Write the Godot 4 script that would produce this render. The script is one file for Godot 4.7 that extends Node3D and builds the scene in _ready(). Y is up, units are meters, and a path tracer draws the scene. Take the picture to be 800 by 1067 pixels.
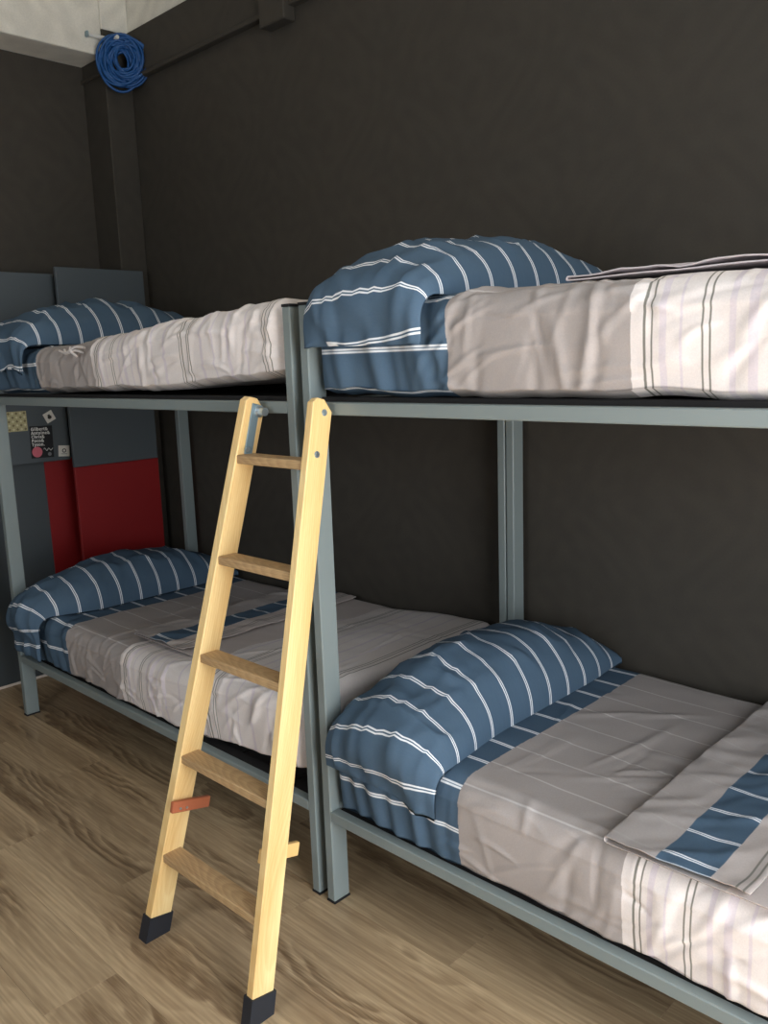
extends Node3D
# Axes: x runs along the beds (right), y up, z out of the back wall towards the viewer; the fronts of the beds lie at z = 0.

var nz := FastNoiseLite.new()
var rng := RandomNumberGenerator.new()
var M := {}
const WALL_Z := -0.98
const WALL_X := -2.5
const RIGHT_X := 2.75
const DOOR_Z0 := -0.05
const DOOR_Z1 := 1.35
const DOOR_Y0 := 0.06
const DOOR_Y1 := 2.5
const WIN_X0 := -0.4  # opening of the added, unseen window behind the camera
const WIN_X1 := 1.2
const WIN_Y0 := 1.0
const WIN_Y1 := 2.5
const FRONT_Z := 3.0
const TOP_Y := 3.62

# ------------------------------------------------------------------ helpers
func col(r: float, g: float, b: float) -> Color:
	return Color(r / 255.0, g / 255.0, b / 255.0)

func mat(c: Color, rough := 0.7, metal := 0.0) -> StandardMaterial3D:
	var m := StandardMaterial3D.new()
	m.albedo_color = c
	m.roughness = rough
	m.metallic = metal
	return m

func node(called: String, parent: Node3D = self, at := Vector3.ZERO) -> Node3D:
	var o := Node3D.new()
	o.name = called
	parent.add_child(o, true)
	o.position = at
	return o

func put(called: String, mesh: Mesh, m: Material, parent: Node3D = self, at := Vector3.ZERO) -> MeshInstance3D:
	var o := MeshInstance3D.new()
	o.name = called
	o.mesh = mesh
	o.material_override = m
	parent.add_child(o, true)
	o.position = at
	return o

func tag(o: Node, label: String, category: String, group := "") -> void:
	o.set_meta("label", label)
	o.set_meta("category", category)
	if group:
		o.set_meta("group", group)

func struct(called: String, mesh: Mesh, m: Material, at := Vector3.ZERO, parent: Node3D = self) -> MeshInstance3D:
	var o := put(called, mesh, m, parent, at)
	if parent == self:
		o.set_meta("kind", "structure")
	return o

func tri(st: SurfaceTool, a: Vector3, b: Vector3, c: Vector3, out: Vector3) -> void:
	# front faces run clockwise
	if (b - a).cross(c - a).dot(out) > 0.0:
		var t := b
		b = c
		c = t
	for p in [a, b, c]:
		st.set_normal(out)
		st.add_vertex(p)

func quad(st: SurfaceTool, a: Vector3, b: Vector3, c: Vector3, d: Vector3, out: Vector3) -> void:
	tri(st, a, b, c, out)
	tri(st, a, c, d, out)

# a box with chamfered edges, centred at c
func add_box(st: SurfaceTool, c: Vector3, s: Vector3, ch: float, xf := Transform3D.IDENTITY) -> void:
	var h := s * 0.5
	var axes := [Vector3(1, 0, 0), Vector3(0, 1, 0), Vector3(0, 0, 1)]
	for a in 3:
		var u: Vector3 = axes[(a + 1) % 3]
		var v: Vector3 = axes[(a + 2) % 3]
		var n: Vector3 = axes[a]
		var hu: float = h[(a + 1) % 3]
		var hv: float = h[(a + 2) % 3]
		var hn: float = h[a]
		for sg in [-1.0, 1.0]:
			var o: Vector3 = c + n * (hn * sg)
			var pu := u * (hu - ch)
			var pv := v * (hv - ch)
			quad(st, xf * (o - pu - pv), xf * (o + pu - pv), xf * (o + pu + pv), xf * (o - pu + pv), xf.basis * (n * sg))
		if ch > 0.0:
			# the four edges that run along axis a
			for su in [-1.0, 1.0]:
				for sv in [-1.0, 1.0]:
					var e1: Vector3 = c + u * (hu * su) + v * ((hv - ch) * sv)
					var e2: Vector3 = c + u * ((hu - ch) * su) + v * (hv * sv)
					var l := n * (hn - ch)
					quad(st, xf * (e1 - l), xf * (e1 + l), xf * (e2 + l), xf * (e2 - l), (xf.basis * (u * su + v * sv)).normalized())
	if ch > 0.0:
		for sx in [-1.0, 1.0]:
			for sy in [-1.0, 1.0]:
				for sz in [-1.0, 1.0]:
					var a1: Vector3 = c + Vector3(h.x * sx, (h.y - ch) * sy, (h.z - ch) * sz)
					var b1: Vector3 = c + Vector3((h.x - ch) * sx, h.y * sy, (h.z - ch) * sz)
					var c1: Vector3 = c + Vector3((h.x - ch) * sx, (h.y - ch) * sy, h.z * sz)
					tri(st, xf * a1, xf * b1, xf * c1, (xf.basis * Vector3(sx, sy, sz)).normalized())

func box(s: Vector3, ch := 0.003, c := Vector3.ZERO) -> ArrayMesh:
	var st := SurfaceTool.new()
	st.begin(Mesh.PRIMITIVE_TRIANGLES)
	add_box(st, c, s, ch)
	return st.commit()

# box between two corners
func span(a: Vector3, b: Vector3, ch := 0.0) -> ArrayMesh:
	return box((b - a).abs(), ch, (a + b) * 0.5)

func cyl(r: float, h: float, seg := 20) -> CylinderMesh:
	var m := CylinderMesh.new()
	m.top_radius = r
	m.bottom_radius = r
	m.height = h
	m.radial_segments = seg
	m.rings = 1
	return m

# a grid of points (i major, nu x nv) as a smooth mesh; wrap: first and last column coincide
func grid(p: PackedVector3Array, uv: PackedVector2Array, nu: int, nv: int, wrap: bool, closed := true) -> ArrayMesh:
	var n := PackedVector3Array()
	n.resize(nu * nv)
	var mid := Vector3.ZERO
	for q in p:
		mid += q
	mid /= p.size()
	var side := 0.0
	for i in nu:
		for j in nv:
			var j0 := j - 1
			var j1 := j + 1
			if wrap:
				if j0 < 0:
					j0 = nv - 2
				if j1 > nv - 1:
					j1 = 1
			else:
				j0 = maxi(j0, 0)
				j1 = mini(j1, nv - 1)
			var du := p[mini(i + 1, nu - 1) * nv + j] - p[maxi(i - 1, 0) * nv + j]
			var dv := p[i * nv + j1] - p[i * nv + j0]
			var c := du.cross(dv)
			var l := c.length()
			if l < 1e-12:
				c = p[i * nv + j] - mid
				c = c * signf(side if side != 0.0 else 1.0)
				l = c.length()
			c /= maxf(l, 1e-9)
			n[i * nv + j] = c
			side += c.dot(p[i * nv + j] - mid)
	var flip := closed and side < 0.0
	if flip:
		for k in n.size():
			n[k] = -n[k]
	var idx := PackedInt32Array()
	for i in nu - 1:
		for j in nv - 1:
			var a := i * nv + j
			var b := a + nv
			if flip:
				idx.append_array([a, b, b + 1, a, b + 1, a + 1])
			else:
				idx.append_array([a, b + 1, b, a, a + 1, b + 1])
	var arr := []
	arr.resize(Mesh.ARRAY_MAX)
	arr[Mesh.ARRAY_VERTEX] = p
	arr[Mesh.ARRAY_NORMAL] = n
	arr[Mesh.ARRAY_TEX_UV] = uv
	arr[Mesh.ARRAY_INDEX] = idx
	var m := ArrayMesh.new()
	m.add_surface_from_arrays(Mesh.PRIMITIVE_TRIANGLES, arr)
	return m

# a tube along points
func tube(pts: PackedVector3Array, r: float, seg := 8) -> ArrayMesh:
	var p := PackedVector3Array()
	var uv := PackedVector2Array()
	var up := Vector3(0.31, 0.9, 0.2).normalized()
	for i in pts.size():
		var t := (pts[mini(i + 1, pts.size() - 1)] - pts[maxi(i - 1, 0)]).normalized()
		var a := t.cross(up)
		if a.length() < 0.05:
			a = t.cross(Vector3.RIGHT)
		a = a.normalized()
		var b := a.cross(t).normalized()
		up = b
		for j in seg + 1:
			var w := TAU * j / seg
			p.append(pts[i] + (a * cos(w) + b * sin(w)) * r)
			uv.append(Vector2(float(i) * 0.05, float(j) / seg))
	var m := grid(p, uv, pts.size(), seg + 1, true, false)
	return m

func smooth(a: float, b: float, x: float) -> float:
	var t := clampf((x - a) / (b - a), 0.0, 1.0)
	return t * t * (3.0 - 2.0 * t)

func fbm(x: float, y: float, z := 0.0) -> float:
	return nz.get_noise_3d(x, y, z) + 0.5 * nz.get_noise_3d(x * 2.1, y * 2.1, z + 7.3) + 0.25 * nz.get_noise_3d(x * 4.3, y * 4.3, z + 15.1)

# ------------------------------------------------------------------ textures
func tex(im: Image) -> ImageTexture:
	return ImageTexture.create_from_image(im)

# wood grain running along the picture's width; size in metres
func wood_image(w: int, h: int, mw: float, mh: float, light: Color, dark: Color, rings: float, wander: float, streak: float, sd: float) -> Image:
	var im := Image.create(w, h, false, Image.FORMAT_RGB8)
	for y in h:
		var v := mh * y / h
		for x in w:
			var u := mw * x / w
			var warp := nz.get_noise_3d(u * 1.0, v * 5.0, sd) * wander
			var r := fposmod(v * rings + warp * rings * 0.1 + 0.04 * nz.get_noise_3d(u * 20.0, v * 160.0, sd), 1.0)
			var ring := smooth(0.0, 0.75, r) * (1.0 - smooth(0.8, 1.0, r))
			var fine := nz.get_noise_3d(u * 9.0, v * 420.0, sd + 3.0)
			var broad := nz.get_noise_3d(u * 1.1, v * 9.0, sd + 9.0)
			var t := clampf(0.22 * ring + streak * (0.4 * fine) + 0.5 * broad + 0.32, 0.0, 1.0)
			im.set_pixel(x, y, light.lerp(dark, t))
	return im

# printed oak: long fine streaks, a few cathedral figures
func oak_image(w: int, h: int, mw: float, mh: float, light: Color, dark: Color) -> Image:
	var im := Image.create(w, h, false, Image.FORMAT_RGB8)
	for y in h:
		var v := mh * y / h
		for x in w:
			var u := mw * x / w
			var fig := smooth(0.05, 0.45, nz.get_noise_3d(u * 1.1, v * 7.0, 51.0))
			var r := fposmod(v * 24.0 + 1.9 * nz.get_noise_3d(u * 1.7, v * 5.0, 4.0) + 0.25 * nz.get_noise_3d(u * 9.0, v * 30.0, 6.0), 1.0)
			var ring := smooth(0.0, 0.7, r) * (1.0 - smooth(0.82, 1.0, r))
			var fine := nz.get_noise_3d(u * 3.0, v * 110.0, 13.0)
			var pore := nz.get_noise_3d(u * 16.0, v * 300.0, 19.0)
			var broad := nz.get_noise_3d(u * 0.8, v * 8.0, 29.0)
			var t := clampf(0.34 + (0.10 + 0.26 * fig) * (ring - 0.4) + 0.16 * fine + 0.14 * pore * (0.4 + fig) + 0.15 * broad + 0.14 * fig, 0.0, 1.0)
			im.set_pixel(x, y, light.lerp(dark, t))
	return im

func turned(im: Image) -> Image:
	var c: Image = im.duplicate()
	c.rotate_90(CLOCKWISE)
	return c

const BLUE := Color(0.305, 0.385, 0.46)
const GREY := Color(0.66, 0.63, 0.615)
const WHITE := Color(0.89, 0.86, 0.845)
const STRIPE := Color(0.90, 0.91, 0.92)
const LINE := Color(0.50, 0.49, 0.46)
const LILAC := Color(0.79, 0.745, 0.80)

func in_stripe(v: float, spacing: float, from: float) -> bool:
	var t := fposmod(v - from + spacing * 0.5, spacing) - spacing * 0.5
	return absf(t) < 0.0052 and absf(t) > 0.0013

# the bedding print: x metres from the head, v metres round the mattress from the lower front edge
func print_colour(x: float, v: float, edge: float) -> Color:
	if x < 0.44 + edge:
		return STRIPE if in_stripe(v, 0.108, 0.0) else BLUE
	if x < 0.87 + edge:
		var t := absf(fposmod(v - 0.018 + 0.06, 0.108) - 0.054)
		return GREY.lerp(Color(0.80, 0.78, 0.77), 0.9 * (1.0 - smooth(0.001, 0.0035, t)) if v > 0.21 else 0.0)
	var c := WHITE
	for b in [[0.932, 0.012], [0.965, 0.006], [1.055, 0.012], [1.09, 0.016], [1.13, 0.006], [1.17, 0.012], [1.26, 0.008], [1.33, 0.014], [1.53, 0.012], [1.59, 0.007], [1.66, 0.014], [1.74, 0.009]]:
		if absf(x - b[0]) < b[1] * 0.5:
			c = c.lerp(LILAC, 0.45)
	for p in [0.897, 0.911, 1.003, 1.016, 1.418, 1.430, 1.458, 1.470, 1.818, 1.830, 1.848]:
		if absf(x - p) < 0.0017:
			c = LINE
	return c

func cover_image() -> Image:
	var w := 1200
	var h := 1400
	var im := Image.create(w, h, false, Image.FORMAT_RGB8)
	for y in h:
		var v := 2.4 * y / h
		var edge := 0.004 * nz.get_noise_2d(v * 4.0, 4.0)
		for x in w:
			var c := print_colour(1.95 * x / w, v, edge)
			var k := 0.98 + 0.04 * rng.randf()
			im.set_pixel(x, y, Color(c.r * k, c.g * k, c.b * k))
	return im

func pillow_image() -> Image:
	var im := Image.create(128, 1200, false, Image.FORMAT_RGB8)
	for y in 1200:
		var v := 1.2 * y / 1200.0
		for x in 128:
			var c := STRIPE if in_stripe(v, 0.094, 0.03) else BLUE
			var k := 0.98 + 0.04 * rng.randf()
			im.set_pixel(x, y, Color(c.r * k, c.g * k, c.b * k))
	return im

# the folded sheet: s metres along the sheet over the fold, v metres across the bed
func sheet_image(blue0: float, blue1: float) -> Image:
	var w := 700
	var h := 500
	var im := Image.create(w, h, false, Image.FORMAT_RGB8)
	for y in h:
		var v := 1.0 * y / h
		for x in w:
			var s := 1.4 * x / w
			var c := GREY
			if s > blue0 and s < blue1:
				c = BLUE
				if in_stripe(v, 0.108, 0.03):
					c = STRIPE
			elif s >= blue1:
				c = Color(0.74, 0.70, 0.68)
				if absf(s - blue1 - 0.05) < 0.0022 or absf(s - blue1 - 0.064) < 0.0022:
					c = LINE
			elif s > 0.2:
				var t := absf(fposmod(v + 0.03, 0.108) - 0.054)
				c = GREY.lerp(Color(0.70, 0.68, 0.67), 0.6 * (1.0 - smooth(0.001, 0.0035, t)))
			var k := 0.98 + 0.04 * rng.randf()
			im.set_pixel(x, y, Color(c.r * k, c.g * k, c.b * k))
	return im

func speckle_image(n: int, lo: float, hi: float, f: float) -> Image:
	var im := Image.create(n, n, false, Image.FORMAT_RGB8)
	for y in n:
		for x in n:
			var a := TAU * x / n
			var b := TAU * y / n
			var t := 0.5 + 0.35 * nz.get_noise_3d(cos(a) * f, sin(a) * f + cos(b) * f, sin(b) * f) + 0.3 * (rng.randf() - 0.5)
			var k := lerpf(lo, hi, clampf(t, 0.0, 1.0))
			im.set_pixel(x, y, Color(k, k, k))
	return im

func make_materials() -> void:
	var sp := tex(speckle_image(256, 0.86, 1.0, 1.6))
	var wall := mat(col(63, 58, 50), 0.8)
	wall.albedo_texture = sp
	wall.uv1_triplanar = true
	wall.uv1_world_triplanar = true
	wall.uv1_scale = Vector3(1.4, 1.4, 1.4)
	M.wall = wall
	var wl := mat(col(236, 232, 220), 0.85)
	wl.albedo_texture = sp
	wl.uv1_triplanar = true
	wl.uv1_world_triplanar = true
	M.white_wall = wl
	var dim := wall.duplicate()
	dim.albedo_color = col(104, 98, 88)
	M.side_wall = dim
	# floor: an oak print, cut into twelve boards
	var oak := tex(oak_image(2000, 500, 4.0, 0.8, col(216, 191, 153), col(112, 88, 63)))
	M.floor = []
	for k in 12:
		var m := mat(Color(1, 1, 1) * (0.95 + 0.05 * float((k * 5) % 7) / 6.0), 0.42)
		m.albedo_color.a = 1.0
		m.albedo_texture = oak
		m.roughness_texture = null
		m.uv1_triplanar = true
		m.uv1_scale = Vector3(0.25, 0.25, 1.25)
		m.uv1_offset = Vector3(0.165 + 0.33 * (k % 3), 0.0, 0.125 + 0.25 * int(k / 3.0))
		M.floor.append(m)
	M.joint = mat(col(52, 43, 34), 0.9)
	var metal := mat(col(128, 138, 137), 0.42)
	metal.metallic_specular = 0.45
	M.metal = metal
	M.black = mat(col(22, 23, 26), 0.6)
	M.slat = mat(col(26, 24, 24), 0.85)
	var pine := wood_image(512, 160, 1.6, 0.32, col(252, 224, 164), col(224, 180, 114), 46.0, 2.0, 0.5, 21.0)
	var mp := mat(Color.WHITE, 0.5)
	mp.albedo_texture = tex(turned(pine))
	mp.uv1_triplanar = true
	mp.uv1_scale = Vector3(3.0, 0.62, 3.0)
	mp.uv1_offset = Vector3(0.3, 0.02, 0.4)
	M.pine = mp
	var tan := wood_image(512, 256, 0.6, 0.16, col(200, 168, 124), col(140, 108, 74), 120.0, 1.3, 0.6, 33.0)
	var mt := mat(Color.WHITE, 0.5)
	mt.albedo_texture = tex(tan)
	mt.uv1_triplanar = true
	mt.uv1_scale = Vector3(1.7, 6.0, 6.0)
	mt.uv1_offset = Vector3(0.5, 0.5, 0.5)
	M.rung = mt
	M.redwood = mat(col(176, 100, 66), 0.55)
	M.paleblock = mat(col(232, 190, 122), 0.55)
	M.steel = mat(col(190, 200, 205), 0.28, 0.85)
	M.zinc = mat(col(150, 170, 178), 0.4, 0.6)
	M.rubber = mat(col(30, 34, 42), 0.55)
	var cover := mat(Color.WHITE, 0.85)
	cover.albedo_texture = tex(cover_image())
	M.cover = cover
	var pillow := mat(Color.WHITE, 0.85)
	pillow.albedo_texture = tex(pillow_image())
	M.pillow = pillow
	for k in ["cover", "pillow"]:
		M[k].metallic_specular = 0.25
	var sh := mat(Color.WHITE, 0.85)
	sh.albedo_texture = tex(sheet_image(0.0, 0.0))
	M.ribbon = mat(col(222, 214, 210), 0.85)
	M.sheet_edge = mat(col(206, 196, 198), 0.85)
	M.hem = mat(col(226, 214, 204), 0.85)
	M.locker = mat(col(76, 83, 87), 0.55)
	M.locker_body = mat(col(68, 74, 77), 0.6)
	M.red = mat(col(136, 16, 18), 0.55)
	M.coil = mat(col(20, 76, 134), 0.5)
	M.white_plastic = mat(col(215, 214, 208), 0.5)

# ------------------------------------------------------------------ bunk bed frame
const PX := 0.03
const PZ := 0.058
const LOW_B := 0.2531
const LOW_T := 0.2843
const UP_B := 1.3824
const UP_T := 1.4138
const POST := 1.659
const BACK := -0.8906     # front face of the back posts

# x0f / x0b: +x corner of the head posts (front, back); x1f / x1b the foot posts
func bunk(label: String, x0f: float, x0b: float, x1f: float, x1b: float) -> void:
	var o := node("bunk_bed", self, Vector3((x0f + x1f) * 0.5, 0, -0.47))
	tag(o, label, "bunk bed", "grey metal bunk beds")
	var off := -o.position
	for c in [[x0f, 0.0], [x0b, BACK], [x1f, 0.0], [x1b, BACK]]:
		var x: float = c[0]
		var z: float = c[1]
		var p := put("post", span(Vector3(x - PX, 0.006, z - PZ), Vector3(x, POST - 0.004, z), 0.0025), M.metal, o, off)
		put("foot_cap", span(Vector3(x - PX - 0.0015, 0.0, z - PZ - 0.0015), Vector3(x + 0.0015, 0.0065, z + 0.0015), 0.001), M.black, p)
		put("post_cap", span(Vector3(x - PX - 0.001, POST - 0.0045, z - PZ - 0.001), Vector3(x + 0.001, POST + 0.003, z + 0.001), 0.001), M.black, p)
	for h in [[LOW_B, LOW_T], [UP_B, UP_T]]:
		var hb: float = h[0]
		var ht: float = h[1]
		# front and back rails run between the posts, flush with their outer faces
		put("side_rail", span(Vector3(x0f, hb, -0.03), Vector3(x1f - PX, ht, 0.0), 0.0025), M.metal, o, off)
		put("side_rail", span(Vector3(x0b, hb, BACK - PZ), Vector3(x1b - PX, ht, BACK - PZ + 0.03), 0.0025), M.metal, o, off)
		var xe := maxf(x0f, x0b)
		put("end_rail", span(Vector3(minf(x0f, x0b) - PX + 0.003, hb, BACK + 0.0005), Vector3(minf(x0f, x0b) - 0.001, ht, -PZ - 0.0005), 0.0025), M.metal, o, off)
		put("end_rail", span(Vector3(minf(x1f, x1b) - PX + 0.003, hb, BACK + 0.0005), Vector3(minf(x1f, x1b) - 0.001, ht, -PZ - 0.0005), 0.0025), M.metal, o, off)
		# dark slatted base that the mattress lies on
		var up := 0.011 if hb > 1.0 else -0.004
		var x1 := minf(x1f, x1b) - PX
		put("base_board", span(Vector3(xe + 0.004, ht - 0.03, -0.072), Vector3(x1 - 0.004, ht + up, -0.035), 0.002), M.slat, o, off)
		put("base_board", span(Vector3(xe + 0.004, ht - 0.03, BACK - 0.022), Vector3(x1 - 0.004, ht + up, BACK + 0.015), 0.002), M.slat, o, off)
		var n := 14
		var sl := box(Vector3(0.126, 0.012, -BACK - 0.09), 0.002)
		for k in n:
			var x := lerpf(xe + 0.08, x1 - 0.08, float(k) / (n - 1))
			put("slat", sl, M.slat, o, off + Vector3(x, ht + up - 0.016, BACK * 0.5 - 0.03))

# ------------------------------------------------------------------ mattress in its printed cover
# head: x of the head end; base(x) lifts the underside, thick(x) scales the height
# random folds in slack cloth: [x, s, direction x, direction s, half length, width, height]
func creases(n: int, sd: int, x0: float, x1: float, front: float) -> Array:
	var g := RandomNumberGenerator.new()
	g.seed = 100 + sd
	var out := []
	for k in n:
		var s := g.randf_range(0.0, front) if g.randf() < 0.7 else g.randf_range(front, front + 0.7)
		var a := g.randf_range(-0.9, 0.4) if g.randf() < 0.55 else PI * 0.5 + g.randf_range(-0.3, 0.5)
		var hl := g.randf_range(0.04, 0.14) if s < front else g.randf_range(0.06, 0.22)
		out.append([g.randf_range(x0, x1), s, cos(a), -sin(a), hl, g.randf_range(0.006, 0.013), g.randf_range(0.002, 0.0056) * (1.0 if g.randf() < 0.7 else -0.8)])
	return out

func crease_height(list: Array, x: float, s: float) -> float:
	var d := 0.0
	for c in list:
		var dx: float = x - c[0]
		var ds: float = s - c[1]
		var al: float = dx * c[2] + ds * c[3]
		var hl: float = c[4]
		if absf(al) > hl:
			continue
		var t := al / hl
		var ac: float = ds * c[2] - dx * c[3] + 0.012 * t * t
		var w: float = c[5] * (1.0 - 0.5 * t)
		if absf(ac) > 3.0 * w:
			continue
		var e := (1.0 - t * t)
		d += c[6] * e * exp(-ac * ac / (w * w)) * (1.0 - 0.5 * ac / w)
	return d

func mattress_mesh(length: float, zf: float, zb: float, bottom: Callable, top: Callable, sd: float) -> ArrayMesh:
	var ring := 130
	var rows := 220
	var folds := creases(120, int(sd), 0.38, length, 0.22)
	var p := PackedVector3Array()
	var uv := PackedVector2Array()
	var re := 0.045
	# rows: [x, inset]
	var list := []
	list.append([0.0, -1.0])
	for k in 8:
		var a := PI * 0.5 * k / 7.0
		list.append([re * (1.0 - cos(a)), re * (1.0 - sin(a))])
	for k in rows:
		list.append([lerpf(re, length - re, (k + 1.0) / (rows + 1.0)), 0.0])
	for k in 8:
		var a := PI * 0.5 * (7 - k) / 7.0
		list.append([length - re * (1.0 - cos(a)), re * (1.0 - sin(a))])
	list.append([length, -1.0])
	for e in list:
		var x: float = e[0]
		var inset: float = e[1]
		var yb: float = bottom.call(x)
		var yt: float = top.call(x)
		var hw := (zf - zb) * 0.5
		var hh := (yt - yb) * 0.5
		var cz := (zf + zb) * 0.5
		var cy := (yt + yb) * 0.5
		var rt := 0.055
		var rb := 0.016
		# perimeter: front bottom -> up the front -> over the top -> down the back -> underneath
		var side := yt - yb - rt - rb
		var arc_t := PI * 0.5 * rt
		var arc_b := PI * 0.5 * rb
		var flat := zf - zb - 2.0 * rt
		var flat_b := zf - zb - 2.0 * rb
		var total := 2.0 * side + 2.0 * arc_t + 2.0 * arc_b + flat + flat_b
		for j in ring + 1:
			# more points on the visible front and top
			var t := float(j) / ring
			var s: float
			if t < 0.35:
				s = t / 0.35 * (side + arc_t)
			elif t < 0.82:
				s = side + arc_t + (t - 0.35) / 0.47 * (flat + arc_t)
			else:
				s = side + 2.0 * arc_t + flat + (t - 0.82) / 0.18 * (total - side - 2.0 * arc_t - flat)
			var q: Vector2  # (z, y)
			var n: Vector2
			var r := s
			if r <= side:
				q = Vector2(zf, yb + rb + r)
				n = Vector2(1, 0)
			elif r <= side + arc_t:
				var a := (r - side) / rt
				n = Vector2(cos(a), sin(a))
				q = Vector2(zf - rt, yt - rt) + n * rt
			elif r <= side + arc_t + flat:
				q = Vector2(zf - rt - (r - side - arc_t), yt)
				n = Vector2(0, 1)
			elif r <= side + 2.0 * arc_t + flat:
				var a := PI * 0.5 + (r - side - arc_t - flat) / rt
				n = Vector2(cos(a), sin(a))
				q = Vector2(zb + rt, yt - rt) + n * rt
			elif r <= 2.0 * side + 2.0 * arc_t + flat:
				q = Vector2(zb, yt - rt - (r - side - 2.0 * arc_t - flat))
				n = Vector2(-1, 0)
			elif r <= 2.0 * side + 2.0 * arc_t + flat + arc_b:
				var a := PI + (r - 2.0 * side - 2.0 * arc_t - flat) / rb
				n = Vector2(cos(a), sin(a))
				q = Vector2(zb + rb, yb + rb) + n * rb
			elif r <= total - arc_b:
				q = Vector2(zb + rb + (r - (2.0 * side + 2.0 * arc_t + flat + arc_b)), yb)
				n = Vector2(0, -1)
			else:
				var a := PI * 1.5 + (r - (total - arc_b)) / rb
				n = Vector2(cos(a), sin(a))
				q = Vector2(zf - rb, yb + rb) + n * rb
			var v := s + rb
			var d := 0.0
			if r < side + 2.0 * arc_t + flat:
				var front := 1.0 - smooth(side + 0.6 * arc_t, side + arc_t + 0.05, s)
				d += 0.0032 * fbm(x * 2.6, s * 2.6, sd)
				d += crease_height(folds, x, s)
				# gathers under the pillow
				d += 0.011 * front * (1.0 - smooth(0.36, 0.46, x)) * nz.get_noise_3d(x * 15.0 + 3.0 * x * x + s * 2.5, s * 2.0, sd + 40.0)
				# piping where the top meets the side
				var rd := (s - side) / 0.005
				d += 0.0022 * exp(-rd * rd)
				# belly of the side
				d += 0.010 * front * sin(PI * clampf(s / (side + arc_t * 0.7), 0.0, 1.0))
			var hem := 1.0 - smooth(0.0, 0.05, s)
			q += n * (d - (inset if inset > 0.0 else 0.0))
			if s < 0.12 or s > total - 0.2:
				var wob := 0.006 * nz.get_noise_3d(x * 5.0, 0.0, sd + 60.0) + 0.003 * nz.get_noise_3d(x * 14.0, 0.0, sd + 61.0)
				q.y += wob * (hem if s < 0.12 else 1.0)
			if inset < 0.0:
				q = Vector2(cz + (q.x - cz) * 0.02, cy + (q.y - cy) * 0.02)
			p.append(Vector3(x, q.y, q.x))
			uv.append(Vector2(x / 1.95, v / 2.4))
	return grid(p, uv, list.size(), ring + 1, true)

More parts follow.
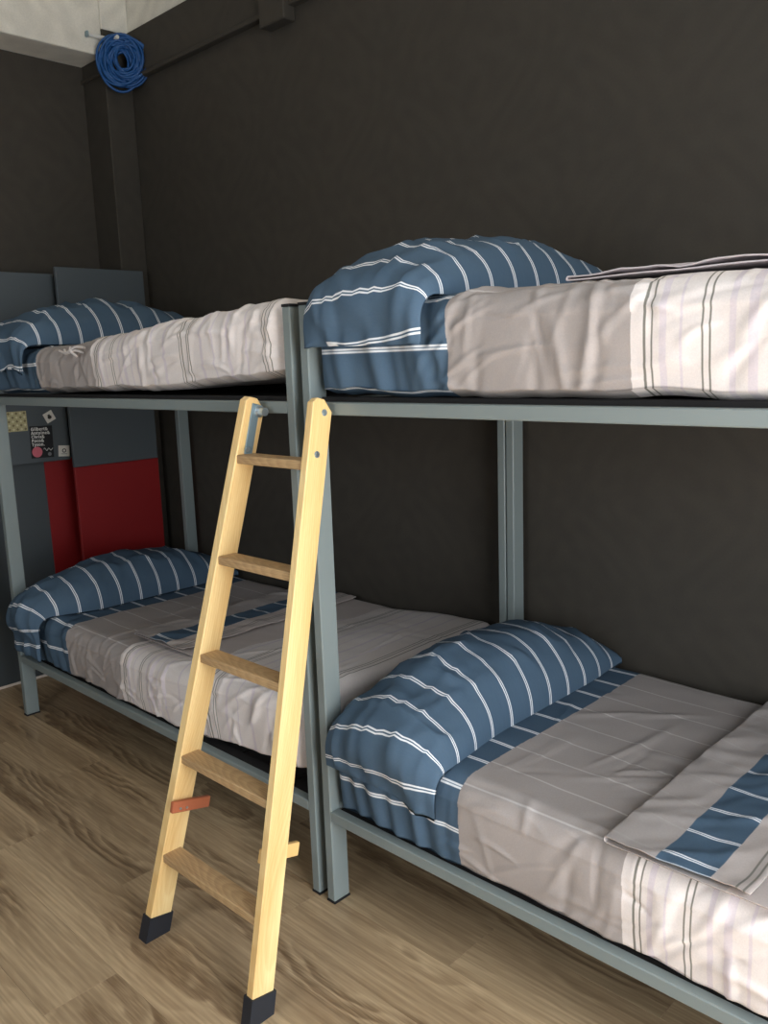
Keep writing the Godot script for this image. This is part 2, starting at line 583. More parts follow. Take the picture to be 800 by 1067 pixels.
# ------------------------------------------------------------------ pillow in a striped case
# it lies across the head of the bed; its open end hangs over the front edge by «drop»
func pillow_mesh(w: float, top: float, h: float, zb: float, zf: float, drop: float, wf: float, xf: float, sd: float, lean := 0.0) -> ArrayMesh:
	var ns := 120
	var nt := 64
	var p := PackedVector3Array()
	var uv := PackedVector2Array()
	var ra := 0.05
	var flat := zf - ra - zb
	var arc := PI * 0.5 * ra
	var total := flat + arc + drop
	var along := 0.0
	var last := Vector2(zb, top)
	for i in ns + 1:
		var f := float(i) / ns
		var s := f * total
		var b: Vector2
		var n: Vector2
		if s < flat:
			b = Vector2(zb + s, top)
			n = Vector2(0, 1)
		elif s < flat + arc:
			var a := (s - flat) / ra
			n = Vector2(sin(a), cos(a))
			b = Vector2(zf - ra, top - ra) + n * ra
		else:
			b = Vector2(zf, top - ra - (s - flat - arc))
			n = Vector2(1, 0)
		# the filling reaches the front edge; past it only the empty end of the case hangs down
		var t := clampf(s / flat, 0.0, 1.0)
		var env := pow(clampf(sin(PI * clampf(t * 0.85 + 0.04, 0.0, 1.0)), 0.0, 1.0), 0.62)
		if s > flat:
			env *= 1.0 - smooth(-0.25, 1.0, (s - flat) / (arc + drop * 0.7))
		var hh := maxf(h * env, 0.004)
		var crest := b + n * hh * 0.9
		along += crest.distance_to(last)
		last = crest
		var fin := smooth(0.62, 0.95, f)
		var ww := lerpf(w * (0.92 + 0.08 * smooth(0.0, 0.22, f)), wf, fin)
		var xc := lerpf(w * 0.5, xf, fin)
		for j in nt + 1:
			var a := TAU * j / nt
			var c := cos(a)
			var q := sin(a)
			var x := xc + ww * 0.5 * signf(c) * pow(absf(c), 0.85)
			var o: float
			var cz := 0.0
			if q >= 0.0:
				var prof := pow(q, 0.9) * (1.0 - lean * c)
				o = 0.004 + hh * prof
				o += 0.010 * fbm(x * 4.0, s * 4.0, sd) * q
				# creases that run towards the closed-off end
				var fl := smooth(0.45, 0.95, f)
				var cr := 1.0 - absf(nz.get_noise_3d(x * 11.0 + s * 1.2, s * 1.8, sd + 11.0)) * 3.4
				o += 0.012 * fl * maxf(cr, 0.0) * q
				var cr2 := 1.0 - absf(nz.get_noise_3d(x * 5.0 - s * 3.0, s * 4.0 + x, sd + 17.0)) * 3.2
				o += 0.011 * maxf(cr2, 0.0) * q
			else:
				o = -0.001 + 0.002 * q
				var fl2 := smooth(0.85, 1.0, f)
				var cr3 := 1.0 - absf(nz.get_noise_3d(x * 11.0 + s * 1.2, s * 1.8, sd + 11.0)) * 3.4
				o += 0.012 * fl2 * maxf(cr3, 0.0)
			# the hem is not quite straight
			var cut := 0.02 * fin * nz.get_noise_3d(x * 5.0, 0.0, sd + 50.0)
			p.append(Vector3(x, b.y + n.y * o - ((cut + 0.03 * fin * (0.5 + 0.5 * c)) * smooth(flat + arc * 0.5, total, s)), b.x + n.x * o))
			uv.append(Vector2(x / 0.6, (along + 0.02 * fin * c) / 1.2))
	# close both ends
	var first := PackedVector3Array()
	for e in 2:
		var base := 0 if e == 0 else ns * (nt + 1)
		var mid := Vector3.ZERO
		for j in nt:
			mid += p[base + j]
		mid /= nt
		var rowp := PackedVector3Array()
		var rowu := PackedVector2Array()
		for j in nt + 1:
			rowp.append(Vector3(p[base + j].x, mid.y, mid.z))
			rowu.append(uv[base + j])
		if e == 0:
			first = rowp
			var np := rowp.duplicate()
			np.append_array(p)
			p = np
			var nuv := rowu.duplicate()
			nuv.append_array(uv)
			uv = nuv
		else:
			var lastp := PackedVector3Array()
			var lastu := PackedVector2Array()
			var bs := (ns + 1) * (nt + 1)
			var m2 := Vector3.ZERO
			for j in nt:
				m2 += p[bs + j]
			m2 /= nt
			for j in nt + 1:
				lastp.append(Vector3(p[bs + j].x, m2.y, m2.z))
				lastu.append(uv[bs + j])
			p.append_array(lastp)
			uv.append_array(lastu)
	return grid(p, uv, ns + 3, nt + 1, true)

# ------------------------------------------------------------------ sheet folded back on itself, lying across the bed
func sheet_mesh(x0: float, low: float, high: float, y0: float, zf: float, zb: float, sd: float, gap := 0.006) -> ArrayMesh:
	# cross-section centre line in (x, y): lower layer, the fold at x0, upper layer
	var line := []
	var r := gap
	var n1 := 26
	for k in n1:
		line.append(Vector2(lerpf(x0 + low, x0 + r, float(k) / (n1 - 1)), y0 + 0.002))
	for k in range(1, 8):
		var a := -PI * 0.5 - PI * k / 8.0
		line.append(Vector2(x0 + r + cos(a) * r, y0 + 0.002 + r + sin(a) * r))
	var n2 := 40
	for k in n2:
		line.append(Vector2(lerpf(x0 + r, x0 + high, float(k) / (n2 - 1)), y0 + 0.002 + 2.0 * r))
	var nl := line.size()
	var loop := []   # [index, side]
	for k in nl:
		loop.append([k, 1.0])
	for k in nl:
		loop.append([nl - 1 - k, -1.0])
	loop.append([0, 1.0])
	var len := [0.0]
	for k in range(1, nl):
		len.append(len[k - 1] + line[k].distance_to(line[k - 1]))
	var nz_rows := 60
	var p := PackedVector3Array()
	var uv := PackedVector2Array()
	for i in nz_rows + 3:
		var ii := clampi(i - 1, 0, nz_rows)
		var f := float(ii) / nz_rows
		var z := lerpf(zf, zb, f)
		for e in loop:
			var k: int = e[0]
			var c: Vector2 = line[k]
			var t: Vector2 = (line[mini(k + 1, nl - 1)] - line[maxi(k - 1, 0)]).normalized()
			var n := Vector2(-t.y, t.x)
			var th := 0.0016
			if i == 0 or i == nz_rows + 2:
				th = 0.0
			var upper := smooth(float(n1), float(n1 + 6), float(k))
			var q := c + n * (th * float(e[1]))
			var wob := 0.008 * nz.get_noise_3d(z * 3.0, 0.0, sd)
			var lift := 0.0045 * fbm(q.x * 6.0, z * 5.0, sd + 5.0) + 0.004 * maxf(0.0, 1.0 - absf(nz.get_noise_3d(q.x * 4.0 + z * 5.0, z * 3.0, sd + 9.0)) * 3.0)
			var zz := z + 0.010 * upper * nz.get_noise_3d(q.x * 6.0, 2.0, sd + 3.0) * (1.0 - f)
			p.append(Vector3(q.x + wob, q.y + (lift + 0.002) * (0.25 + 0.75 * upper), zz))
			uv.append(Vector2((float(len[k]) - low + 0.25) / 1.4, f * (zf - zb)))
	return grid(p, uv, nz_rows + 3, loop.size(), true)

# ------------------------------------------------------------------ main
func _ready() -> void:
	nz.noise_type = FastNoiseLite.TYPE_SIMPLEX_SMOOTH
	nz.frequency = 1.0
	nz.fractal_type = FastNoiseLite.FRACTAL_NONE
	nz.seed = 11
	rng.seed = 5
	# ---- camera
	var yaw := 0.7737
	var pitch := -0.1784
	var roll := -0.0347
	var fw := Vector3(-sin(yaw) * cos(pitch), sin(pitch), -cos(yaw) * cos(pitch))
	var r0 := Vector3(cos(yaw), 0, -sin(yaw))
	var u0 := r0.cross(fw)
	var cam := Camera3D.new()
	cam.name = "camera"
	cam.transform = Transform3D(Basis(r0 * cos(roll) + u0 * sin(roll), u0 * cos(roll) - r0 * sin(roll), -fw), Vector3(1.7074, 1.5169, 1.435))
	cam.fov = rad_to_deg(2.0 * atan(533.5 / 887.97))
	cam.near = 0.02
	add_child(cam)
	# ---- sky and exposure
	var we := WorldEnvironment.new()
	we.name = "world_environment"
	var env := Environment.new()
	env.background_mode = Environment.BG_SKY
	var sm := ProceduralSkyMaterial.new()
	sm.sky_top_color = col(150, 185, 225)
	sm.sky_horizon_color = col(225, 230, 235)
	sm.ground_bottom_color = col(120, 115, 105)
	sm.ground_horizon_color = col(190, 188, 180)
	var sky := Sky.new()
	sky.sky_material = sm
	env.sky = sky
	env.background_energy_multiplier = 1.0
	env.tonemap_mode = Environment.TONE_MAPPER_LINEAR
	env.tonemap_exposure = 1.0
	env.sdfgi_enabled = true
	env.ssao_enabled = true
	env.ssil_enabled = true
	we.environment = env
	add_child(we)
	# ---- daylight and sun that come in at the glazed door in the right-hand wall
	var sun := DirectionalLight3D.new()
	sun.name = "sun"
	sun.light_energy = 20.0
	sun.light_color = Color(1.0, 0.90, 0.74)
	sun.light_angular_distance = 0.6
	sun.shadow_enabled = true
	add_child(sun)
	sun.look_at_from_position(Vector3.ZERO, Vector3(-0.42, -0.87, 0.25))
	var day := AreaLight3D.new()
	day.name = "door_daylight"
	day.area_size = Vector2(DOOR_Z1 - DOOR_Z0, DOOR_Y1 - DOOR_Y0)
	day.area_normalize_energy = true
	day.light_energy = 10.6
	day.light_color = Color(0.96, 0.98, 1.0)
	day.shadow_enabled = true
	day.transform = Transform3D(Basis(Vector3.UP, PI * 0.5), Vector3(RIGHT_X - 0.03, (DOOR_Y0 + DOOR_Y1) * 0.5, (DOOR_Z0 + DOOR_Z1) * 0.5))
	add_child(day)
	var day2 := AreaLight3D.new()  # added fill light at an unseen front window, brightens the bed fronts and floor
	day2.name = "front_fill_light"
	day2.area_size = Vector2(WIN_X1 - WIN_X0, WIN_Y1 - WIN_Y0)
	day2.area_normalize_energy = true
	day2.light_energy = 3.0
	day2.light_color = Color(0.96, 0.98, 1.0)
	day2.shadow_enabled = true
	day2.transform = Transform3D(Basis.IDENTITY, Vector3((WIN_X0 + WIN_X1) * 0.5, (WIN_Y0 + WIN_Y1) * 0.5, FRONT_Z - 0.03))
	add_child(day2)

	make_materials()
	build_room()
	build_locker()
	# ---- the two bunk beds
	bunk("grey metal bunk bed standing in the corner behind the ladder", -1.96, -1.96, -0.006, 0.01)
	bunk("grey metal bunk bed nearest the viewer, right of the ladder", 0.058, 0.0455, 2.05, 2.0375)
	build_bedding()
	build_ladder()
	build_coil()

func build_room() -> void:
	# floor: a dark base with oak boards on it
	var base := struct("floor", span(Vector3(WALL_X - 0.1, -0.12, WALL_Z - 0.1), Vector3(RIGHT_X + 0.1, -0.008, FRONT_Z + 0.1)), M.joint)
	var pl := 1.28
	var pw := 0.192
	var meshes := {}
	var row := 0
	var z := WALL_Z
	while z < FRONT_Z - 0.01:
		var z1 := minf(z + pw, FRONT_Z)
		var x := WALL_X - pl * fposmod(0.37 * row + 0.21, 1.0)
		while x < RIGHT_X - 0.01:
			var a := maxf(x, WALL_X)
			var b := minf(x + pl, RIGHT_X)
			if b - a > 0.02:
				var key := "%.3f_%.3f" % [b - a, z1 - z]
				if not meshes.has(key):
					meshes[key] = box(Vector3(b - a - 0.0004, 0.008, z1 - z - 0.0004), 0.0004)
				put("board", meshes[key], M.floor[rng.randi() % 12], base, Vector3((a + b) * 0.5, -0.004, (z + z1) * 0.5))
			x += pl
		z += pw
		row += 1
	var split := 3.113
	# back wall: dark below, white above the paint line
	struct("wall_back", span(Vector3(WALL_X - 0.12, 0, WALL_Z - 0.12), Vector3(RIGHT_X + 0.12, split, WALL_Z)), M.wall)
	struct("wall_back_upper", span(Vector3(WALL_X - 0.12, split, WALL_Z - 0.12), Vector3(RIGHT_X + 0.12, TOP_Y, WALL_Z)), M.white_wall)
	struct("wall_left", span(Vector3(WALL_X - 0.12, 0, WALL_Z), Vector3(WALL_X, TOP_Y, FRONT_Z + 0.12)), M.wall)
	var fwl := struct("wall_front", span(Vector3(WALL_X, 0, FRONT_Z), Vector3(RIGHT_X + 0.12, WIN_Y0, FRONT_Z + 0.12)), M.side_wall)
	put("wall_panel", span(Vector3(WALL_X, WIN_Y1, FRONT_Z), Vector3(RIGHT_X + 0.12, TOP_Y, FRONT_Z + 0.12)), M.side_wall, fwl)
	put("wall_panel", span(Vector3(WALL_X, WIN_Y0, FRONT_Z), Vector3(WIN_X0, WIN_Y1, FRONT_Z + 0.12)), M.side_wall, fwl)
	put("wall_panel", span(Vector3(WIN_X1, WIN_Y0, FRONT_Z), Vector3(RIGHT_X + 0.12, WIN_Y1, FRONT_Z + 0.12)), M.side_wall, fwl)
	var glass := mat(Color(0.95, 0.98, 0.98, 0.06), 0.02)
	glass.transparency = BaseMaterial3D.TRANSPARENCY_ALPHA
	var wn := node("added_window_1", self, Vector3((WIN_X0 + WIN_X1) * 0.5, WIN_Y0, FRONT_Z + 0.06))  # unseen window added to go with the front fill light
	wn.set_meta("kind", "structure")
	var ww := (WIN_X1 - WIN_X0) * 0.5
	var wh := WIN_Y1 - WIN_Y0
	for f in [[Vector3(-ww, 0, -0.02), Vector3(-ww + 0.05, wh, 0.03)], [Vector3(ww - 0.05, 0, -0.02), Vector3(ww, wh, 0.03)], [Vector3(-ww + 0.05, 0, -0.02), Vector3(ww - 0.05, 0.05, 0.03)], [Vector3(-ww + 0.05, wh - 0.05, -0.02), Vector3(ww - 0.05, wh, 0.03)], [Vector3(-0.025, 0.05, -0.02), Vector3(0.025, wh - 0.05, 0.03)]]:
		put("added_window_frame", span(f[0], f[1], 0.003), M.white_plastic, wn)
	for q in [[-ww + 0.05, -0.025], [0.025, ww - 0.05]]:
		put("pane", span(Vector3(q[0], 0.05, 0.003), Vector3(q[1], wh - 0.05, 0.008)), glass, wn)
	# right-hand wall with its window opening
	var wy0 := DOOR_Y0
	var wy1 := DOOR_Y1
	var wz0 := DOOR_Z0
	var wz1 := DOOR_Z1
	var rw := struct("wall_right", span(Vector3(RIGHT_X, 0, WALL_Z), Vector3(RIGHT_X + 0.12, wy0, FRONT_Z)), M.side_wall)
	put("wall_panel", span(Vector3(RIGHT_X, wy1, WALL_Z), Vector3(RIGHT_X + 0.12, TOP_Y, FRONT_Z)), M.side_wall, rw)
	put("wall_panel", span(Vector3(RIGHT_X, wy0, WALL_Z), Vector3(RIGHT_X + 0.12, wy1, wz0)), M.side_wall, rw)
	put("wall_panel", span(Vector3(RIGHT_X, wy0, wz1), Vector3(RIGHT_X + 0.12, wy1, FRONT_Z)), M.side_wall, rw)
	var win := node("door_1", self, Vector3(RIGHT_X + 0.06, wy0, (wz0 + wz1) * 0.5))
	win.set_meta("kind", "structure")
	var hw := (wz1 - wz0) * 0.5
	var hh := wy1 - wy0
	for f in [[Vector3(-0.02, 0, -hw), Vector3(0.03, hh, -hw + 0.05)], [Vector3(-0.02, 0, hw - 0.05), Vector3(0.03, hh, hw)], [Vector3(-0.02, 0, -hw + 0.05), Vector3(0.03, 0.05, hw - 0.05)], [Vector3(-0.02, hh - 0.05, -hw + 0.05), Vector3(0.03, hh, hw - 0.05)], [Vector3(-0.02, 0.05, -0.025), Vector3(0.03, hh - 0.05, 0.025)]]:
		put("door_frame", span(f[0], f[1], 0.003), M.white_plastic, win)
	for s in [[-hw + 0.05, -0.025], [0.025, hw - 0.05]]:
		put("pane", span(Vector3(0.003, 0.05, s[0]), Vector3(0.008, hh - 0.05, s[1])), glass, win)
	struct("ceiling", span(Vector3(WALL_X - 0.12, TOP_Y, WALL_Z - 0.12), Vector3(RIGHT_X + 0.12, TOP_Y + 0.12, FRONT_Z + 0.12)), M.white_wall)
	# white beam along the left wall, column in the corner, dark beam along the back wall
	struct("trim_1", span(Vector3(WALL_X, 2.985, -0.835), Vector3(-2.285, TOP_Y, FRONT_Z), 0.004), M.white_wall)
	var c := struct("trim_2", span(Vector3(WALL_X, 0, WALL_Z), Vector3(-2.28, 3.108, -0.835), 0.004), M.wall)
	put("column_top", span(Vector3(WALL_X, 3.108, WALL_Z), Vector3(-2.28, TOP_Y, -0.835), 0.004), M.white_wall, c)
	var bm := struct("trim_3", span(Vector3(-2.28, 2.895, WALL_Z), Vector3(RIGHT_X, split, WALL_Z + 0.018), 0.004), M.wall)
	put("lower_edge", span(Vector3(-2.28, 2.886, WALL_Z), Vector3(RIGHT_X, 2.906, WALL_Z + 0.034), 0.003), M.wall, bm)
	put("beam_block", span(Vector3(-1.20, 2.835, WALL_Z), Vector3(-1.045, 3.10, WALL_Z + 0.06), 0.004), M.wall, bm)
	put("lower_edge", span(Vector3(WALL_X, 2.905, -0.835), Vector3(-2.275, 2.922, -0.822), 0.003), M.wall, c)

func build_locker() -> void:
	var o := node("locker", self, Vector3(-2.35, 0, -0.4))
	tag(o, "tall grey and red locker against the wall at the head of the corner bunk", "locker")
	var off := -o.position
	put("body", span(Vector3(WALL_X + 0.002, 0.0, -0.832), Vector3(-2.39, 1.955, 0.12), 0.002), M.locker_body, o, off)
	put("plinth", span(Vector3(-2.39, 0.0, -0.82), Vector3(-2.384, 0.012, 0.12), 0.001), M.hem, o, off)
	var ud := put("upper_door", span(Vector3(-2.39, 1.082, -0.485), Vector3(-2.30, 1.962, 0.09), 0.003), M.locker, o, off)
	put("red_panel", span(Vector3(-2.39, 0.05, -0.62), Vector3(-2.384, 1.082, -0.385), 0.001), M.red, o, off)
	var td := put("tall_door", span(Vector3(-2.222, 1.05, -0.905), Vector3(-2.20, 1.985, -0.45), 0.003), M.locker, o, off)
	put("red_door_panel", span(Vector3(-2.222, 0.06, -0.905), Vector3(-2.20, 1.05, -0.45), 0.003), M.red, o, off)
	put("door_side", span(Vector3(-2.39, 0.06, -0.83), Vector3(-2.222, 1.955, -0.62), 0.002), M.locker_body, o, off)
	# stickers on the upper door
	var x := -2.2995
	var yel := put("sticker", box(Vector3(0.002, 0.093, 0.094), 0.0003), mat(col(176, 168, 128), 0.7), self, Vector3(x, 1.285, -0.239))
	tag(yel, "square cream patterned sticker, leftmost on the grey locker door", "sticker")
	for a in 5:
		for b in 5:
			var d := put("printed_dot", box(Vector3(0.0006, 0.0095, 0.0095), 0.0), mat(col(120, 110, 78), 0.7) if (a + b) % 2 == 0 else mat(col(206, 200, 160), 0.7), yel, Vector3(0.0012, -0.037 + a * 0.0185, -0.037 + b * 0.0185))
			d.rotation.x = 0.78
	var dia := put("sticker", box(Vector3(0.002, 0.048, 0.048), 0.0003), mat(col(214, 210, 200), 0.7), self, Vector3(x, 1.296, -0.396))
	dia.rotation.x = 0.45
	tag(dia, "small tilted white sticker with a dark beetle shape on the locker door", "sticker")
	put("printed_mark", box(Vector3(0.0006, 0.022, 0.012), 0.0), mat(col(60, 58, 48), 0.7), dia, Vector3(0.0012, 0, 0))
	put("printed_mark", box(Vector3(0.0006, 0.010, 0.020), 0.0), mat(col(60, 58, 48), 0.7), dia, Vector3(0.0012, -0.002, 0))
	var sq := put("sticker", box(Vector3(0.002, 0.053, 0.056), 0.0003), mat(col(214, 210, 200), 0.7), self, Vector3(x, 1.126, -0.452))
	sq.rotation.x = -0.08
	tag(sq, "small white sticker with a round dark mark beside the black poster", "sticker")
	var rg := TorusMesh.new()
	rg.inner_radius = 0.006
	rg.outer_radius = 0.0105
	rg.rings = 16
	rg.ring_segments = 4
	var r1 := put("printed_mark", rg, mat(col(70, 70, 68), 0.7), sq, Vector3(0.0012, 0.002, 0))
	r1.rotation.z = PI * 0.5
	r1.scale = Vector3(1, 0.12, 1)
	put("printed_mark", box(Vector3(0.0006, 0.0025, 0.03), 0.0), mat(col(90, 90, 86), 0.7), sq, Vector3(0.0012, -0.014, 0))
	var po := put("poster", box(Vector3(0.002, 0.152, 0.110), 0.0003), mat(col(16, 16, 18), 0.6), self, Vector3(x, 1.180, -0.347))
	po.rotation.x = -0.03
	tag(po, "small black poster with white lettering and a pink disc on the locker door", "poster")
	var lines := ["Gilbert&", "Antoine&", "Chris&", "Paco&", "Tyson."]
	for k in lines.size():
		var tm := TextMesh.new()
		var fnt := SystemFont.new()
		fnt.font_names = PackedStringArray(["Droid Sans"])
		fnt.font_weight = 700
		tm.font = fnt
		tm.text = lines[k]
		tm.font_size = 32
		tm.pixel_size = 0.0205 / 32.0
		tm.depth = 0.0005
		tm.horizontal_alignment = HORIZONTAL_ALIGNMENT_LEFT
		var t := put("lettering", tm, mat(col(222, 222, 216), 0.7), po, Vector3(0.0013, 0.061 - 0.0182 * k, 0.050))
		t.rotation.y = PI * 0.5
	var dm := put("printed_disc", cyl(0.025, 0.0006, 28), mat(col(205, 105, 118), 0.7), po, Vector3(0.0012, -0.047, 0.026))
	dm.rotation.z = PI * 0.5
	var gm := put("printed_disc", cyl(0.009, 0.0006, 20), mat(col(120, 122, 124), 0.7), po, Vector3(0.0012, -0.060, -0.034))
	gm.rotation.z = PI * 0.5
	var wav := PackedVector3Array()
	for k in 24:
		var t := k / 23.0
		wav.append(Vector3(0.0012, -0.037 + 0.007 * sin(t * 14.0) * (1.0 - 0.4 * t), lerpf(-0.006, -0.051, t)))
	put("printed_mark", tube(wav, 0.0016, 4), mat(col(205, 205, 200), 0.7), po)

func build_bedding() -> void:
	var g1 := "mattresses in striped covers"
	var g2 := "blue striped pillows"
	var g3 := "folded sheets"
	var zf := -0.018
	var zb := -0.955
	# upper right
	var m := put("mattress", mattress_mesh(1.91, zf, zb, func(_x): return 1.428, func(x): return 1.648 + 0.004 * sin(x * 4.0), 1.0), M.cover, self, Vector3(0.064, 0, 0))
	tag(m, "mattress in blue, grey and white striped cover on the near bunk's upper bed", "mattress", g1)
	# lower right
	m = put("mattress", mattress_mesh(1.91, zf, zb, func(_x): return 0.287, func(x): return 0.520 + 0.004 * sin(x * 3.0 + 1.0), 5.0), M.cover, self, Vector3(0.066, 0, 0))
	tag(m, "mattress in blue, grey and white striped cover on the near bunk's lower bed", "mattress", g1)
	# upper left
	m = put("mattress", mattress_mesh(1.885, zf, zb, func(x): return 1.428 + 0.012 * smooth(0.3, 0.9, x) + 0.036 * smooth(1.2, 1.9, x), func(x): return 1.60 + 0.055 * smooth(0.5, 1.5, x) + 0.03 * smooth(1.4, 1.9, x), 9.0), M.cover, self, Vector3(-1.952, 0, 0))
	tag(m, "mattress in striped cover with a loose tie on the corner bunk's upper bed", "mattress", g1)
	var rb := [[Vector3(0.66, 1.583, 0.002), Vector3(0.72, 1.572, 0.006), Vector3(0.79, 1.580, 0.008), Vector3(0.84, 1.571, 0.006)], [Vector3(0.70, 1.585, 0.002), Vector3(0.735, 1.575, 0.010), Vector3(0.79, 1.592, 0.006), Vector3(0.85, 1.588, 0.002)], [Vector3(0.745, 1.592, 0.002), Vector3(0.765, 1.577, 0.012), Vector3(0.80, 1.560, 0.008)]]
	for r in rb:
		var cv := Curve3D.new()
		for k in r.size():
			var tg: Vector3 = (r[mini(k + 1, r.size() - 1)] - r[maxi(k - 1, 0)]) * 0.17
			cv.add_point(r[k], -tg, tg)
		cv.bake_interval = 0.008
		put("tie", tube(cv.get_baked_points(), 0.0045, 6), M.ribbon, m)
	# lower left
	m = put("mattress", mattress_mesh(1.885, zf, zb, func(x): return 0.287 + 0.06 * smooth(1.1, 1.9, x), func(x): return 0.505 + 0.07 * smooth(0.9, 1.9, x), 13.0), M.cover, self, Vector3(-1.952, 0, 0))
	tag(m, "mattress in striped cover on the corner bunk's lower bed, behind the ladder", "mattress", g1)

	# pillows: width, top, height, back z, front z, drop, width and centre of the hem
	var p := put("pillow", pillow_mesh(0.40, 1.648, 0.165, -0.94, 0.016, 0.035, 0.385, 0.187, 3.0, 0.0), M.pillow, self, Vector3(0.075, 0, 0))
	tag(p, "plump blue striped pillow on the near bunk's upper bed", "pillow", g2)
	p = put("pillow", pillow_mesh(0.36, 0.522, 0.185, -0.965, 0.016, 0.025, 0.385, 0.198, 7.0, 0.1), M.pillow, self, Vector3(0.068, 0, 0))
	tag(p, "plump blue striped pillow on the near bunk's lower bed", "pillow", g2)
	p = put("pillow", pillow_mesh(0.38, 1.61, 0.18, -0.94, 0.012, 0.02, 0.36, 0.18, 12.0, 0.1), M.pillow, self, Vector3(-1.945, 0, 0))
	tag(p, "blue striped pillow on the corner bunk's upper bed", "pillow", g2)
	p = put("pillow", pillow_mesh(0.35, 0.507, 0.175, -0.94, 0.016, 0.12, 0.25, 0.124, 17.0, 0.1), M.pillow, self, Vector3(-1.95, 0, 0))
	tag(p, "blue striped pillow with hanging case end on the corner bunk's lower bed", "pillow", g2)

	# folded sheets
	var s1 := mat(Color.WHITE, 0.85)
	s1.metallic_specular = 0.25
	s1.albedo_texture = tex(sheet_image(0.37, 0.475))
	var q := put("folded_sheet", sheet_mesh(0.90, 0.95, 0.295, 0.527, 0.0, -0.93, 3.0, 0.006), s1)
	tag(q, "folded grey sheet with a blue striped band on the near bunk's lower bed", "sheet", g3)
	q = put("folded_sheet", sheet_mesh(-1.115, 0.98, 0.33, 0.527, -0.10, -0.93, 8.0, 0.005), s1)
	tag(q, "folded grey sheet with a blue band on the bed behind the ladder", "sheet", g3)
	q = put("folded_sheet", sheet_mesh(0.765, 1.1, 0.9, 1.653, -0.065, -0.93, 14.0, 0.0035), M.sheet_edge)
	tag(q, "thin folded sheet lying on top of the near bunk's upper bed", "sheet", g3)

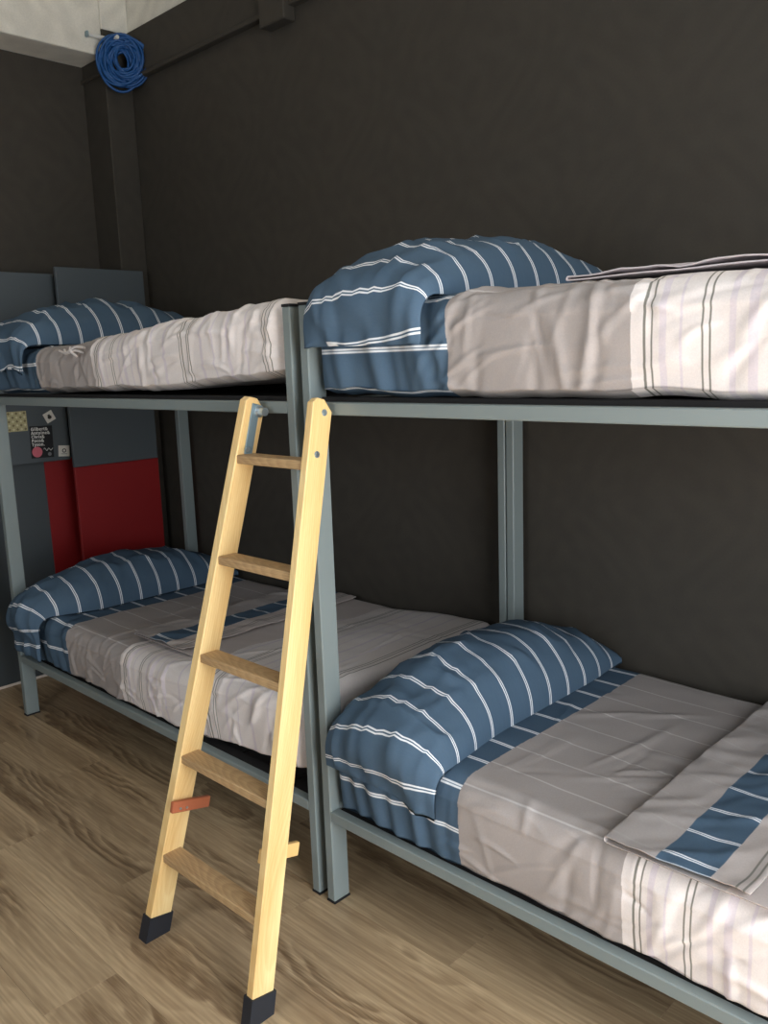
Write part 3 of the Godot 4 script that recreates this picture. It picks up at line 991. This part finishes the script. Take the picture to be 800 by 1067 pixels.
func build_ladder() -> void:
	# front edges of the stiles on the floor and at the top
	var o := node("ladder", self, Vector3(0.02, 0, 0.4))
	tag(o, "pale pine ladder with five rungs leaning against the upper bunk rails", "ladder")
	var off := -o.position
	var k := 0.266
	var nrm := Vector3(0, k, 1).normalized()        # out of the ladder's front
	var depth := 0.063
	var sides := [[-0.203, -0.118, 0.03], [0.248, 0.147, 0.024]]
	var fronts := []
	for s in sides.size():
		var sd: Array = sides[s]
		var th: float = sd[2]
		var a := Vector3(sd[0], 0.0, 0.445)
		var b := Vector3(sd[1], 1.432, 0.445 - k * 1.432)
		var ax := (b - a).normalized()
		var xr := ax.cross(nrm).normalized()
		var bs := Basis(xr, ax, xr.cross(ax))
		var L := a.distance_to(b)
		# the stile's +x front edge runs from a to b
		var base := Transform3D(bs, a + off)
		var body := SurfaceTool.new()
		body.begin(Mesh.PRIMITIVE_TRIANGLES)
		# outline in (z', y'): chamfered top corners
		var pts := [Vector2(-depth, 0.025), Vector2(0, 0.012), Vector2(0, L - 0.012), Vector2(-0.012, L), Vector2(-depth * 0.55, L), Vector2(-depth, L - 0.026)]
		var ch := 0.002
		var inner := []
		var mid := Vector2(-depth * 0.5, L * 0.5)
		for q in pts.size():
			var p0: Vector2 = pts[(q + pts.size() - 1) % pts.size()]
			var p1: Vector2 = pts[q]
			var p2: Vector2 = pts[(q + 1) % pts.size()]
			var d1 := (p1 - p0).normalized()
			var d2 := (p2 - p1).normalized()
			var bi := (d2 - d1).normalized()
			if bi.dot(mid - p1) < 0:
				bi = -bi
			inner.append(p1 + bi * ch * 1.2)
		for sx in [0.0, 1.0]:
			var xo: float = 0.0 if sx == 1.0 else -th
			var xi: float = -ch if sx == 1.0 else -th + ch
			for q in range(1, inner.size() - 1):
				var A: Vector2 = inner[0]
				var B: Vector2 = inner[q]
				var C: Vector2 = inner[q + 1]
				tri(body, Vector3(xo, A.y, A.x), Vector3(xo, B.y, B.x), Vector3(xo, C.y, C.x), Vector3(1 if sx == 1.0 else -1, 0, 0))
			for q in pts.size():
				var A: Vector2 = inner[q]
				var B: Vector2 = inner[(q + 1) % pts.size()]
				var C: Vector2 = pts[(q + 1) % pts.size()]
				var D: Vector2 = pts[q]
				var nn := Vector2(-(C - D).y, (C - D).x).normalized()
				if nn.dot(C - mid) < 0:
					nn = -nn
				quad(body, Vector3(xo, A.y, A.x), Vector3(xo, B.y, B.x), Vector3(xi, C.y, C.x), Vector3(xi, D.y, D.x), (Vector3(1 if sx == 1.0 else -1, nn.y, nn.x)).normalized())
		for q in pts.size():
			var C: Vector2 = pts[(q + 1) % pts.size()]
			var D: Vector2 = pts[q]
			var nn := Vector2(-(C - D).y, (C - D).x).normalized()
			if nn.dot(C - mid) < 0:
				nn = -nn
			quad(body, Vector3(-ch, D.y, D.x), Vector3(-ch, C.y, C.x), Vector3(-th + ch, C.y, C.x), Vector3(-th + ch, D.y, D.x), Vector3(0, nn.y, nn.x))
		var st := put("stile", body.commit(), M.pine, o)
		st.transform = base
		# rubber foot, cut level with the floor
		var fs := SurfaceTool.new()
		fs.begin(Mesh.PRIMITIVE_TRIANGLES)
		var e := 0.004
		var z0 := 0.445 + e
		var z1 := 0.445 - depth * 1.035 - e
		var hh := 0.066
		var x1: float = sd[0] + e
		var x0: float = sd[0] - th - e
		var sl: float = (float(sd[1]) - float(sd[0])) / 1.432
		var c := []
		for y in [0.0, hh]:
			for q in [[x0, z1], [x1, z1], [x1, z0], [x0, z0]]:
				var up: float = y - (0.0 if y == 0.0 or q[1] > 0.4 else 0.013)
				c.append(Vector3(q[0] + sl * up, up, q[1] - k * up) + off)
		var cc: Vector3 = (c[0] + c[6]) * 0.5
		for f in [[0, 1, 2, 3], [4, 5, 6, 7], [0, 1, 5, 4], [1, 2, 6, 5], [2, 3, 7, 6], [3, 0, 4, 7]]:
			var fn: Vector3 = (c[f[1]] - c[f[0]]).cross(c[f[2]] - c[f[0]]).normalized()
			if fn.dot(c[f[0]] - cc) < 0:
				fn = -fn
			quad(fs, c[f[0]], c[f[1]], c[f[2]], c[f[3]], fn)
		put("rubber_foot", fs.commit(), M.rubber, o)
		# bolts through the stile, plate on the left one
		for y in [L - 0.032, L - 0.137]:
			var zz: float = -depth * 0.5 - (0.006 if y > L - 0.1 else -0.004)
			var cup := put("bolt", cyl(0.0065, 0.004, 16), M.steel, st, Vector3(0.0015 if s == 1 else 0.006, y, zz))
			cup.rotation.z = PI * 0.5
			var wsh := put("washer", cyl(0.0085, 0.0015, 18), M.zinc, cup, Vector3(0, 0.0012, 0))
			wsh.rotation = Vector3.ZERO
		if s == 0:
			var plate := put("bracket_plate", box(Vector3(0.004, 0.136, 0.026), 0.0015), M.zinc, st, Vector3(0.002, L - 0.083, -depth * 0.5 - 0.002))
			plate.rotation.x = 0.02
			var nut := put("hook_bolt", cyl(0.011, 0.03, 12), M.steel, st, Vector3(0.016, L - 0.032, -depth * 0.5 - 0.012))
			nut.rotation.z = PI * 0.5
			var nut2 := put("hook_washer", cyl(0.016, 0.003, 20), M.steel, st, Vector3(0.006, L - 0.032, -depth * 0.5 - 0.012))
			nut2.rotation.z = PI * 0.5
	# rungs
	for y: float in [1.268, 1.006, 0.750, 0.484, 0.222]:
		var xl := lerpf(-0.203, -0.118, y / 1.432) - 0.004
		var xr := lerpf(0.248, 0.147, y / 1.432) - 0.022
		var zf := 0.445 - k * y - 0.004
		var rd := 0.056
		put("rung", box(Vector3(xr - xl, 0.023, rd), 0.0025), M.rung, o, off + Vector3((xl + xr) * 0.5, y, zf - rd * 0.5))
	# spacer blocks on the stiles' inner sides
	var b1 := put("spacer_block", box(Vector3(0.014, 0.030, 0.118), 0.002), M.redwood, o, off + Vector3(-0.166, 0.355, 0.301))
	b1.rotation.x = -0.24
	for q in [0.035, 0.015]:
		var sc := put("screw_head", cyl(0.0035, 0.002, 12), M.steel, b1, Vector3(0.0075, -0.004, q))
		sc.rotation.z = PI * 0.5
	var b2 := put("spacer_block", box(Vector3(0.014, 0.034, 0.118), 0.002), M.paleblock, o, off + Vector3(0.191, 0.352, 0.286))
	b2.rotation.x = -0.26

func build_coil() -> void:
	# a hook on the column and the coil of blue cable that hangs from it
	var c := Vector3(-2.19, 2.95, -0.89)
	var hk := node("cable_hook", self, Vector3(-2.28, 3.05, -0.84))
	tag(hk, "small white plastic hook on the column above the blue cable coil", "hook")
	put("plate", box(Vector3(0.006, 0.05, 0.03), 0.002), M.white_plastic, hk, Vector3(0.003, 0.0, -0.02))
	var h1 := put("peg", cyl(0.009, 0.10, 12), M.white_plastic, hk, Vector3(0.05, 0.0, -0.02))
	h1.rotation.z = PI * 0.5
	var h2 := put("arm", cyl(0.010, 0.085, 12), M.white_plastic, hk, Vector3(0.012, 0.012, 0.042))
	h2.rotation.x = PI * 0.5
	put("arm_end", box(Vector3(0.022, 0.026, 0.012), 0.003), M.zinc, hk, Vector3(0.012, 0.012, 0.088))
	var side := Vector3(0.51, 0, -0.86)
	var out := Vector3(0.86, 0, 0.51)
	var pts := PackedVector3Array()
	var turns := 30
	var per := 36
	for i in turns * per + 1:
		var a := TAU * i / per
		var t := float(i) / per
		var k := int(t)
		var f := smooth(0.0, 1.0, t - k)
		var w := []
		for e in 3:
			w.append(lerpf(nz.get_noise_2d(k * 3.7, 1.0 + 8.0 * e), nz.get_noise_2d((k + 1) * 3.7, 1.0 + 8.0 * e), f))
		var r: float = 0.070 + 0.055 * w[0]
		var bundle: float = 0.022 * w[1] + 0.006 * sin(a * 3.0 + k)
		pts.append(c + side * (r * 0.93 * cos(a) + 0.055 * w[2]) + Vector3.UP * (r * 1.06 * sin(a) + 0.02 * w[1]) + out * bundle)
	var o := put("cable_coil", tube(pts, 0.0062, 6), M.coil)
	tag(o, "coil of bright blue cable hanging high on the corner column", "cable")
